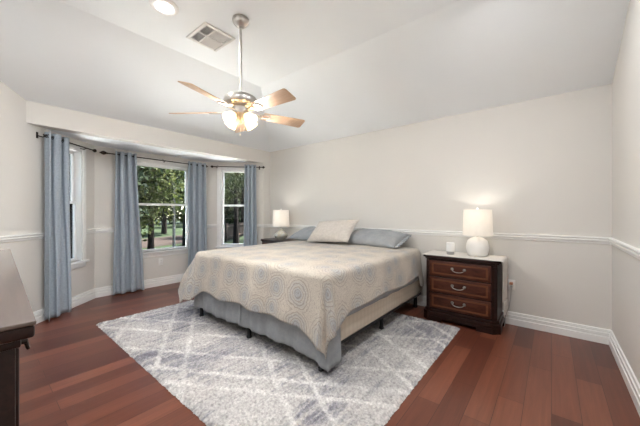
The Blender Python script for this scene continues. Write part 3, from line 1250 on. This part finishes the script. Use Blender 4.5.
def plug():
    x, y, z = -0.345, YB - 0.0095, 0.455
    root = thing('power_plug', 'small copper-coloured plug and cord in the outlet beside the runner', 'plug', (x, y, z))
    mb = MB()
    mb.box(-0.016, 0.016, -0.032, 0.0, -0.014, 0.014, 0.005)
    mb.build('body', M['copper'], root)
    mb = MB()
    mb.tube([(0, -0.030, -0.012), (0.001, -0.038, -0.06), (-0.004, -0.03, -0.16), (-0.02, -0.028, -0.27), (-0.05, -0.035, -0.36), (-0.055, -0.05, -0.42), (-0.052, -0.10, -0.448), (-0.05, -0.15, -0.450)], 0.003, 7)
    mb.build('cord', M['greyplastic'], root)


plug()


# ------------------------------------------------------------------ dresser
def dresser():
    root = thing('dresser', 'long dark brown dresser at the left edge, its top nearest the camera', 'dresser', (-1.818, -0.125, 0), radians(-2.12))
    HL = 0.925
    mb = MB()
    mb.box(-HL, HL, -0.25, 0.25, 0.990, 1.0, 0.003)
    mb.build('top', M['dressersheen'], root)
    mb = MB()
    mb.box(-HL + 0.002, HL - 0.002, -0.25, 0.248, 0.962, 0.990, 0.006)
    mb.box(-HL + 0.03, HL - 0.03, -0.25, 0.228, 0.938, 0.962, 0.004)
    mb.build('cornice', M['dresser'], root)
    mb = MB()
    mb.box(-HL + 0.055, HL - 0.055, -0.245, 0.220, 0.09, 0.94, 0.003)
    mb.build('case', M['dresser'], root)
    mb = MB()
    mb.box(-HL + 0.05, HL - 0.05, -0.245, 0.228, 0.06, 0.12, 0.005)
    mb.build('plinth', M['dresser'], root)
    for x in (-HL + 0.10, HL - 0.10):
        for y in (-0.2, 0.17):
            m2 = MB()
            m2.lathe([(0.025, 0.0), (0.032, 0.01), (0.036, 0.03), (0.03, 0.05), (0.038, 0.062)], (x, y, 0), 18)
            m2.build('foot', M['dresser'], root)
    wd = (2 * HL - 0.17) / 3
    for c in range(3):
        for z0, z1 in ((0.135, 0.395), (0.41, 0.67), (0.685, 0.925)):
            x0 = -HL + 0.075 + c * (wd + 0.01)
            m2 = MB()
            m2.box(x0, x0 + wd, 0.205, 0.227, z0, z1, 0.005)
            d = m2.build('drawer', M['dresser'], root)
            if z0 < 0.6:
                continue
            for q in (0.25, 0.80):
                h = MB()
                xx, zz = x0 + wd * q, (z0 + z1) / 2 + 0.105
                h.lathe([(0.0, 0.0), (0.012, 0.0), (0.006, 0.006), (0.006, 0.016), (0.0, 0.016)], (0, 0, 0), 12, T(xx - 0.03, 0.227, zz) @ Matrix.Rotation(radians(-90), 4, 'X'))
                h.lathe([(0.0, 0.0), (0.012, 0.0), (0.006, 0.006), (0.006, 0.016), (0.0, 0.016)], (0, 0, 0), 12, T(xx + 0.03, 0.227, zz) @ Matrix.Rotation(radians(-90), 4, 'X'))
                h.tube([(xx - 0.03, 0.240, zz), (xx - 0.028, 0.245, zz - 0.02), (xx, 0.247, zz - 0.028), (xx + 0.028, 0.245, zz - 0.02), (xx + 0.03, 0.240, zz)], 0.004, 8)
                h.build('bail_pull', M['bronze'], d)


dresser()


# ------------------------------------------------------------------ curtains and rods
RODZ = 2.10
ROD_OFF = 0.085


def rod(label, mt, u0, u1, fin, brackets):
    """straight rod along local u; fin = finials at (start, end)"""
    root = thing('curtain_rod', label, 'curtain rod', group='curtain rods of the bay')
    root.matrix_world = mt @ T(u0, ROD_OFF, RODZ)
    L = u1 - u0
    mb = MB()
    mb.tube([(0, 0, 0), (L, 0, 0)], 0.008, 12)
    mb.build('pole', M['bronze'], root)
    prof = [(0.0, 0.0), (0.010, 0.0), (0.010, 0.010), (0.006, 0.014), (0.016, 0.022), (0.008, 0.030), (0.017, 0.042), (0.027, 0.062), (0.029, 0.075), (0.022, 0.095), (0.008, 0.112), (0.010, 0.118), (0.0, 0.124)]
    small = [(r * 0.85, z * 0.6) for r, z in prof]
    for at, sgn, big in ((0, -1, fin[0]), (L, 1, fin[1])):
        if big:
            m2 = MB()
            m2.lathe(prof if big == 2 else small, seg=16, M=T(at, 0, 0) @ Matrix.Rotation(sgn * radians(90), 4, 'Y'))
            m2.build('finial', M['bronze'], root)
    for ub in [q - u0 for q in brackets]:
        m2 = MB()
        m2.box(ub - 0.011, ub + 0.011, -ROD_OFF + 0.0005, -ROD_OFF + 0.008, -0.035, 0.035, 0.002)
        m2.tube([(ub, -ROD_OFF + 0.006, -0.005), (ub, -0.025, -0.02), (ub, -0.004, -0.0135)], 0.006, 8)
        m2.tube([(ub, 0.0135 * cos(q), 0.0135 * sin(q)) for q in [radians(a) for a in range(-200, 21, 20)]], 0.0035, 6)
        m2.build('bracket', M['bronze'], root)
    return root


def curtain(label, mt, u0, u1, b0, b1, n, seed, amp=0.046, pool=0.0, ztop=None):
    """grommet panel: waves back and forth through the rod; b0,b1 are the hem ends"""
    root = thing('curtain', label, 'curtain', group='blue grey curtain panels')
    root.matrix_world = mt @ T((u0 + u1) / 2, ROD_OFF, 0)
    c = (u0 + u1) / 2
    zt = RODZ + 0.045
    rnd = random.Random(seed)
    ph = [rnd.uniform(0, 6) for _ in range(4)]

    def fn(u, v):
        k = 1 - v                     # 0 top, 1 hem
        s = u0 + u * (u1 - u0)
        e = b0 + u * (b1 - b0)
        kk = k * k * (3 - 2 * k)
        x = s + (e - s) * kk + 0.010 * k * sin(u * 9 + ph[0] + k * 2)
        a = amp * (1 - 0.22 * k + 0.25 * k * sin(u * 5 + ph[1]))
        w = a * cos(u * n * 2 * pi + 0.5 * k * sin(ph[2] + k * 3)) + 0.008 * k * sin(u * 13 + ph[3] + 2.5 * k)
        x += 0.25 * (u1 - u0) / n * sin(u * n * 4 * pi) * 0.6
        z = zt - k * (zt - 0.012)
        if pool and k > 0.94:
            q = (k - 0.94) / 0.06
            w += pool * q * (0.5 + 0.5 * sin(u * 17 + ph[0]))
        return (x - c, w * (0.85 if w < 0 else 1.0), z + 0.004 * k * sin(u * 21 + ph[2]))
    mb = MB()
    mb.sheet(fn, n * 22, 44)
    p = mb.build('panel', M['curtain'], root, angle=180)
    s = p.modifiers.new('thickness', 'SOLIDIFY')
    s.thickness = 0.003
    s.offset = 0
    for i in range(2 * n):
        u = (i + 0.5) / (2 * n)
        x, w, z = fn(u, 1.0)
        d = Vector((fn(u + 0.01, 1.0)[0] - fn(u - 0.01, 1.0)[0], fn(u + 0.01, 1.0)[1] - fn(u - 0.01, 1.0)[1], 0)).normalized()
        m2 = MB()
        up = Vector((0, 0, 1))
        q = Vector((x, 0, RODZ))
        m2.tube([q + 0.019 * (cos(2 * pi * t / 18) * d + sin(2 * pi * t / 18) * up) for t in range(18)], 0.0045, 6, closed=True)
        m2.build('grommet', M['bronze'], root)
    return root


def u_of(mt, x, y):
    v = mt.inverted() @ Vector((x, y, 0))
    return v.x


# left facet: u runs from the far bay corner towards the camera side
uL0, uL1 = u_of(mL, -4.64, 0.76), u_of(mL, -4.36, 0.48)
rod('dark bronze rod over the left window, nearest the camera', mL, 0.17, 0.955, (1, 0), (0.30, 0.935))
curtain('blue grey curtain on the left, nearest the dresser', mL, uL0 + 0.055, uL1 - 0.05, uL0 + 0.0, uL1 - 0.05, 2, 3)
rod('dark bronze rod over the middle window with turned finials', mC, 0.150, 1.57, (2, 2), (0.80,))
curtain('blue grey curtain on the left side of the middle window, flaring at the hem', mC, u_of(mC, 0, 1.62), u_of(mC, 0, 1.34), u_of(mC, 0, 1.72), u_of(mC, 0, 1.31), 3, 8, pool=0.03)
curtain('blue grey curtain on the right side of the middle window, behind the bed corner', mC, u_of(mC, 0, 2.76), u_of(mC, 0, 2.43), u_of(mC, 0, 2.78), u_of(mC, 0, 2.43), 3, 12)
rod('dark bronze rod over the right window, in the far corner', mR, 0.03, 0.90, (1, 1), (0.07, 0.86))
curtain('blue grey curtain on the right window, closest to the far lamp', mR, u_of(mR, -4.395, 3.455), u_of(mR, -4.55, 3.30), u_of(mR, -4.39, 3.46), u_of(mR, -4.56, 3.29), 3, 17, amp=0.034)


# ------------------------------------------------------------------ ceiling fan
def fan():
    hx, hy = -2.164, 1.526
    root = thing('ceiling_fan', 'brushed nickel ceiling fan with pale wood blades and four lit shades', 'ceiling fan', (hx, hy, ZC))
    D = -0.845                      # blade plane below the ceiling
    E = D + 0.075
    K = D + 0.055
    mb = MB()
    mb.lathe([(0.0, 0.0), (0.072, 0.0), (0.074, -0.012), (0.070, -0.030), (0.055, -0.052), (0.034, -0.070), (0.022, -0.078), (0.0, -0.078)], seg=32)
    mb.build('canopy', M['nickel'], root)
    mb = MB()
    mb.lathe([(0.0, -0.076), (0.0125, -0.076), (0.0125, E + 0.115), (0.024, E + 0.112), (0.027, E + 0.088), (0.0, E + 0.088)], seg=18)
    mb.build('downrod', M['nickel'], root)
    mb = MB()
    mb.lathe([(0.0, E + 0.092), (0.055, E + 0.090), (0.105, E + 0.080), (0.138, E + 0.062), (0.146, E + 0.045), (0.146, E + 0.012), (0.136, E - 0.002), (0.10, E - 0.014), (0.07, E - 0.03), (0.062, D - 0.01), (0.0, D - 0.01)], seg=40)
    mb.build('motor_housing', M['nickel'], root)
    for k in range(5):
        Mk = rotz(radians(72 * k)) @ T(0, 0, D + 0.008) @ Matrix.Rotation(radians(-17), 4, 'X')
        b = MB()
        pr = []
        r0, r1 = 0.205, 0.635
        w0, w1 = 0.054, 0.070
        pr = [(r0, -w0 + 0.012), (r0 + 0.012, -w0), (r1 - 0.02, -w1), (r1 - 0.006, -w1 + 0.006), (r1, -w1 + 0.02), (r1, w1 - 0.02), (r1 - 0.006, w1 - 0.006), (r1 - 0.02, w1), (r0 + 0.012, w0), (r0, w0 - 0.012)]
        b.prism(pr, 0.0, 0.006, Mk, 0.0015)
        bl = b.build('blade', M['blade'], root)
        i = MB()
        i.prism([(0.075, -0.016), (0.14, -0.013), (0.185, -0.020), (0.185, 0.020), (0.14, 0.013), (0.075, 0.016)], -0.006, -0.001, Mk, 0.001)
        for sg in (-1, 1):
            pts = [(0.175, sg * 0.016, -0.0035), (0.205, sg * 0.036, -0.0035), (0.245, sg * 0.040, -0.0035), (0.272, sg * 0.024, -0.0035), (0.285, 0, -0.0035)]
            i.tube(pts, 0.0052, 8, Mk)
        i.tube([(0.175, 0, -0.0035), (0.29, 0, -0.0035)], 0.0045, 8, Mk)
        for q in ((0.245, 0.038), (0.245, -0.038), (0.285, 0)):
            i.lathe([(0.0, -0.008), (0.007, -0.006), (0.008, -0.001), (0.0, -0.001)], (q[0], q[1], 0), 10, Mk)
        i.build('blade_iron', M['nickel'], bl)
    mb = MB()
    mb.lathe([(0.0, K - 0.028), (0.050, K - 0.028), (0.062, K - 0.040), (0.062, K - 0.065), (0.045, K - 0.085), (0.028, K - 0.10), (0.020, K - 0.135), (0.012, K - 0.15), (0.0, K - 0.152)], seg=28)
    lk = mb.build('light_kit', M['nickel'], root)
    for k in range(4):
        Mk = rotz(radians(90 * k + 6)) @ T(0.046, 0, K - 0.066) @ Matrix.Rotation(radians(-52), 4, 'Y') @ Matrix.Rotation(radians(180), 4, 'X') @ Matrix.Scale(0.84, 4)
        a = MB()
        a.lathe([(0.0, -0.01), (0.012, -0.01), (0.012, 0.02), (0.026, 0.026), (0.027, 0.046), (0.0, 0.046)], seg=18, M=Mk)
        a.build('lamp_holder', M['nickel'], lk)
        s = MB()
        prof = [(0.024, 0.034), (0.032, 0.044), (0.047, 0.066), (0.054, 0.090), (0.055, 0.112), (0.062, 0.132), (0.068, 0.140)]
        inner = [(r - 0.003, z) for r, z in prof][::-1]
        s.lathe(prof + inner, seg=28, M=Mk, cap=False)
        s.build('glass_shade', M['fanshade'], root)
        bb = MB()
        bb.lathe([(0.012, 0.044), (0.014, 0.056), (0.026, 0.082), (0.026, 0.096), (0.016, 0.112), (0.0, 0.118)], seg=14, M=Mk)
        bb.build('bulb', M['bulb'], lk)
        L = bulb_light('fan_light', Mk @ Vector((0, 0, 0.135)), FAN_W, WARM, 0.03)
        L.parent = root
    for sg, ln in ((-1, 0.10), (1, 0.06)):
        c = MB()
        c.tube([(sg * 0.03, 0.02, K - 0.09), (sg * 0.032, 0.02, K - 0.13 - ln)], 0.0012, 6)
        c.lathe([(0.0, 0.0), (0.004, 0.003), (0.005, 0.012), (0.002, 0.022), (0.0, 0.023)], (sg * 0.032, 0.02, K - 0.152 - ln), 10)
        c.build('pull_chain', M['nickel'], root)


fan()


# ------------------------------------------------------------------ ceiling fittings
def can_light(label, x, y):
    root = thing('recessed_light', label, 'ceiling light', (x, y, ZC), group='recessed ceiling lights')
    mb = MB()
    mb.lathe([(0.112, -0.0005), (0.112, -0.004), (0.106, -0.012), (0.084, -0.018), (0.068, -0.014), (0.068, -0.0005)], seg=40, cap=False)
    mb.build('trim_ring', M['trim'], root)
    mb = MB()
    mb.lathe([(0.0, -0.0098), (0.05, -0.0095), (0.067, -0.008), (0.067, -0.001), (0.0, -0.001)], seg=36)
    mb.build('lens', M['lens'], root)
    d = bpy.data.lights.new('can_light', 'AREA')
    d.shape = 'DISK'
    d.size = 0.13
    d.energy = CAN_W
    d.color = NEUTRAL
    o = bpy.data.objects.new('can_light', d)
    COL.objects.link(o)
    o.parent = root
    o.location = (0, 0, -0.013)
    return root


can_light('round lit recessed light in the ceiling left of the vent', -2.52, 1.02)
can_light('added recessed fill light above the dresser, out of view', -2.52, 0.05)  # this and the next three are added, unseen, to brighten the room
can_light('added recessed fill light over the camera, out of view', -1.1, 0.05)
can_light('added recessed fill light near the right wall, out of view', -0.35, 1.05)
can_light('added recessed fill light above the nightstand side, out of view', -0.35, 2.2)


def vent():
    x0, x1, y0, y1 = -2.795, -2.435, 1.335, 1.660
    cx, cy = (x0 + x1) / 2, (y0 + y1) / 2
    root = thing('ceiling_vent', 'square white metal air vent in the ceiling beside the fan', 'vent', (cx, cy, ZC))
    hx, hy = (x1 - x0) / 2, (y1 - y0) / 2
    mb = MB()
    f = 0.032
    for q in ((-hx, hx, -hy, -hy + f), (-hx, hx, hy - f, hy), (-hx, -hx + f, -hy + f, hy - f), (hx - f, hx, -hy + f, hy - f)):
        mb.box(q[0], q[1], q[2], q[3], -0.012, -0.0005, 0.004)
    yd = -hy + f + 0.085
    mb.box(-hx + f, hx - f, yd, yd + 0.010, -0.012, -0.002)
    mb.box(-0.006, 0.006, -hy + f, hy - f, -0.012, -0.002)
    mb.build('frame', M['ventgrey'], root)
    mb = MB()
    mb.box(-hx + f, hx - f, -hy + f, hy - f, -0.003, -0.0006)
    mb.build('duct', M['ventdark'], root, smooth=False)

    def slats(name, xa, xb, ya, yb, n, along, tilt):
        m2 = MB()
        for i in range(n):
            t = (i + 0.5) / n
            if along == 'x':
                y = ya + t * (yb - ya)
                mt = T((xa + xb) / 2, y, -0.0075) @ Matrix.Rotation(tilt, 4, 'X')
                m2.box(-(xb - xa) / 2, (xb - xa) / 2, -0.0065, 0.0065, -0.0006, 0.0006, 0, mt)
            else:
                x = xa + t * (xb - xa)
                mt = T(x, (ya + yb) / 2, -0.0075) @ Matrix.Rotation(tilt, 4, 'Y')
                m2.box(-0.0065, 0.0065, -(yb - ya) / 2, (yb - ya) / 2, -0.0006, 0.0006, 0, mt)
        m2.build(name, M['ventgrey'], root, smooth=False)
    slats('louvre_panel', -hx + f, -0.006, -hy + f, yd, 5, 'x', radians(35))
    slats('louvre_panel', 0.006, hx - f, -hy + f, yd, 5, 'x', radians(35))
    slats('louvre_panel', -hx + f, -0.006, yd + 0.01, hy - f, 9, 'y', radians(-28))
    slats('louvre_panel', 0.006, hx - f, yd + 0.01, hy - f, 9, 'y', radians(10))


vent()

# ------------------------------------------------------------------ outdoors
GZ = -0.35
mb = MB()
mb.box(-70, -5.5, -30, 60, GZ - 0.2, GZ)
o = mb.build('lawn', M['lawn'], smooth=False)
o['kind'] = 'structure'
mb = MB()
mb.box(-7.15, -5.41, -3.0, 7.5, GZ + 0.001, -0.04)  # unseen pale slab, added to bounce sunlight up onto the bay soffit
o = mb.build('bounce_slab', plain('bounce_slab_pale', (0.62, 0.62, 0.60), 0.9, var=0.08), smooth=False)
o['kind'] = 'structure'
mb = MB()


def band(u, v):
    y = -20 + u * 70
    xc = -17.5 - 0.35 * (y - 6) + 1.2 * sin(y * 0.22)
    return (xc + (v - 0.5) * 4.2, y, GZ + 0.015)


mb.sheet(band, 40, 2)
o = mb.build('garden_path', M['mulch'], smooth=False)
o['kind'] = 'structure'


def tree(label, x, y, h, cr, trunk_r, mat, nleaf, seed, leaf=0.16, base=None, lean=0.0, name='garden_tree'):
    rnd = random.Random(seed)
    root = thing(name, label, 'tree', (x, y, GZ), group='trees outside the windows')
    base = base if base is not None else h * 0.3
    tb = MB()
    pts = [(lean * (k / 6) ** 2 * h * 0.2 + 0.05 * rnd.uniform(-1, 1) * (k > 0), 0.05 * rnd.uniform(-1, 1) * (k > 0), h * 0.85 * k / 6) for k in range(7)]
    tb.tube(pts, [trunk_r * (1.25 if k == 0 else 1 - 0.13 * k) for k in range(7)], 9)
    tips = []
    for k in range(6):
        a = rnd.uniform(0, 2 * pi)
        z = base + (h * 0.75 - base) * (k + 0.5) / 6
        l = cr * rnd.uniform(0.5, 0.9)
        p0 = Vector((0, 0, z))
        p1 = p0 + Vector((cos(a) * l, sin(a) * l, l * 0.5))
        tb.tube([p0, p0.lerp(p1, 0.5) + Vector((0, 0, -0.05 * l)), p1], [trunk_r * 0.35, trunk_r * 0.22, trunk_r * 0.08], 6)
        tips.append(p1)
    tb.build('trunk', M['bark'], root)
    lb = MB()
    cl = [(t, cr * 0.55) for t in tips]
    for k in range(9):
        a, q = rnd.uniform(0, 2 * pi), rnd.uniform(0, 1)
        zz = base + (h - base) * q
        rr = cr * sin(pi * min(0.95, 0.2 + 0.75 * q)) * 0.7
        cl.append((Vector((cos(a) * rr, sin(a) * rr, zz)), cr * rnd.uniform(0.35, 0.6)))
    bm = lb.bm
    for i in range(nleaf):
        c, R = cl[i % len(cl)]
        d = Vector((rnd.gauss(0, 1), rnd.gauss(0, 1), rnd.gauss(0, 0.8))).normalized() * R * rnd.uniform(0.35, 1.0) ** 0.6
        q = c + d
        nrm = (d.normalized() + Vector((rnd.uniform(-1, 1), rnd.uniform(-1, 1), rnd.uniform(-0.3, 1)))).normalized()
        s = nrm.orthogonal().normalized()
        s = Matrix.Rotation(rnd.uniform(0, 6.28), 3, nrm) @ s
        t = nrm.cross(s)
        l = leaf * rnd.uniform(0.6, 1.3)
        bm.faces.new([bm.verts.new(q + v) for v in (s * l, t * l * 0.45, -s * l, -t * l * 0.45)])
    lb.build('foliage', mat, root, smooth=False)


tree('yellow green leafy tree close outside the middle window, its crown low', -9.6, 3.5, 5.0, 1.5, 0.10, M['leafA'], 9000, 21, 0.07, 1.0)
tree('leafy tree outside filling the left part of the middle window', -11.2, 3.1, 6.0, 1.7, 0.16, M['leafC'], 9000, 22, 0.075, 1.7)
tree('dark tree outside with a straight trunk at the right edge of the middle window', -10.9, 5.25, 7.0, 1.6, 0.15, M['leafB'], 6500, 23, 0.085, 2.0)
tree('thin leaning tree far across the path seen in the middle window', -22.0, 8.9, 8.0, 2.4, 0.16, M['leafB'], 3000, 24, 0.2, 2.6, 0.6)
tree('pale leafed tree behind the path in the middle window', -24.0, 7.2, 8.5, 2.8, 0.18, M['leafA'], 3400, 25, 0.2, 2.4)
tree('tree with loose crown outside the right window', -12.0, 8.2, 6.6, 1.7, 0.13, M['leafA'], 2200, 26, 0.085, 2.1)
tree('yellow green tree outside the right window further off', -17.0, 12.2, 8.0, 2.5, 0.17, M['leafA'], 3000, 27, 0.17, 2.2)
tree('blue green tree at the right edge of the right window', -13.6, 10.4, 7.2, 1.6, 0.16, M['leafC'], 1800, 28, 0.13, 2.2)
tree('leafy tree outside the left window', -8.8, 1.55, 5.4, 1.5, 0.12, M['leafC'], 4200, 29, 0.10, 0.9)
for i, (x, y, mt) in enumerate(((-38, 4, 'leafB'), (-40, 9, 'leafC'), (-41, 14, 'leafB'), (-40, 19, 'leafA'), (-36, 24, 'leafB'), (-33, 28, 'leafC'), (-30, 19, 'leafB'), (-37, 31, 'leafC'))):
    tree(['tall distant tree behind the lawn, left end of the far row', 'distant tree second from the left in the far row', 'distant tree in the far row behind the thin leaning trunk',
          'distant pale tree in the far row between two windows', 'distant dark tree in the far row seen left in the right window', 'distant blue green tree in the far row behind the fence',
          'dark tree before the far row, seen between the windows', 'distant tree at the right end of the far row'][i], x, y, 11, 4.0, 0.3, M[mt], 3600, 40 + i, 0.34, 0.5)


def lamp_post():
    x, y = -9.55, 4.17
    root = thing('garden_post', 'slim pale post with rounded cap standing outside the middle window', 'post', (x, y, GZ))
    mb = MB()
    mb.lathe([(0.0, 0.0), (0.075, 0.0), (0.075, 0.05), (0.05, 0.08), (0.045, 0.30), (0.040, 2.25), (0.05, 2.27), (0.05, 2.30), (0.0, 2.30)], seg=18)
    mb.build('shaft', M['post'], root)
    mb = MB()
    mb.lathe([(0.0, 2.29), (0.055, 2.30), (0.085, 2.36), (0.088, 2.43), (0.065, 2.50), (0.03, 2.54), (0.0, 2.55)], seg=20)
    mb.build('cap', M['post'], root)


lamp_post()


def fence():
    a, b = Vector((-13.5, 8.6, GZ)), Vector((-19.0, 15.6, GZ))
    root = thing('garden_fence', 'low brown wooden picket fence outside the right window', 'fence', a)
    d = b - a
    ang = math.atan2(d.y, d.x)
    R = rotz(ang)
    L = d.length
    n = 5
    for k in range(n):
        m2 = MB()
        x = L * k / (n - 1)
        m2.box(x - 0.05, x + 0.05, -0.05, 0.05, 0, 0.98, 0.008, R)
        m2.build('fence_post', M['fence'], root)
    for z in (0.18, 0.76):
        m2 = MB()
        m2.box(0.05, L - 0.05, -0.02, 0.02, z, z + 0.08, 0, R)
        m2.build('rail', M['fence'], root, smooth=False)
    m2 = MB()
    q = 0.12
    while q < L - 0.1:
        m2.box(q - 0.035, q + 0.035, 0.021, 0.036, 0.05, 0.92, 0, R)
        q += 0.12
    m2.build('pickets', M['fence'], root, smooth=False)


fence()
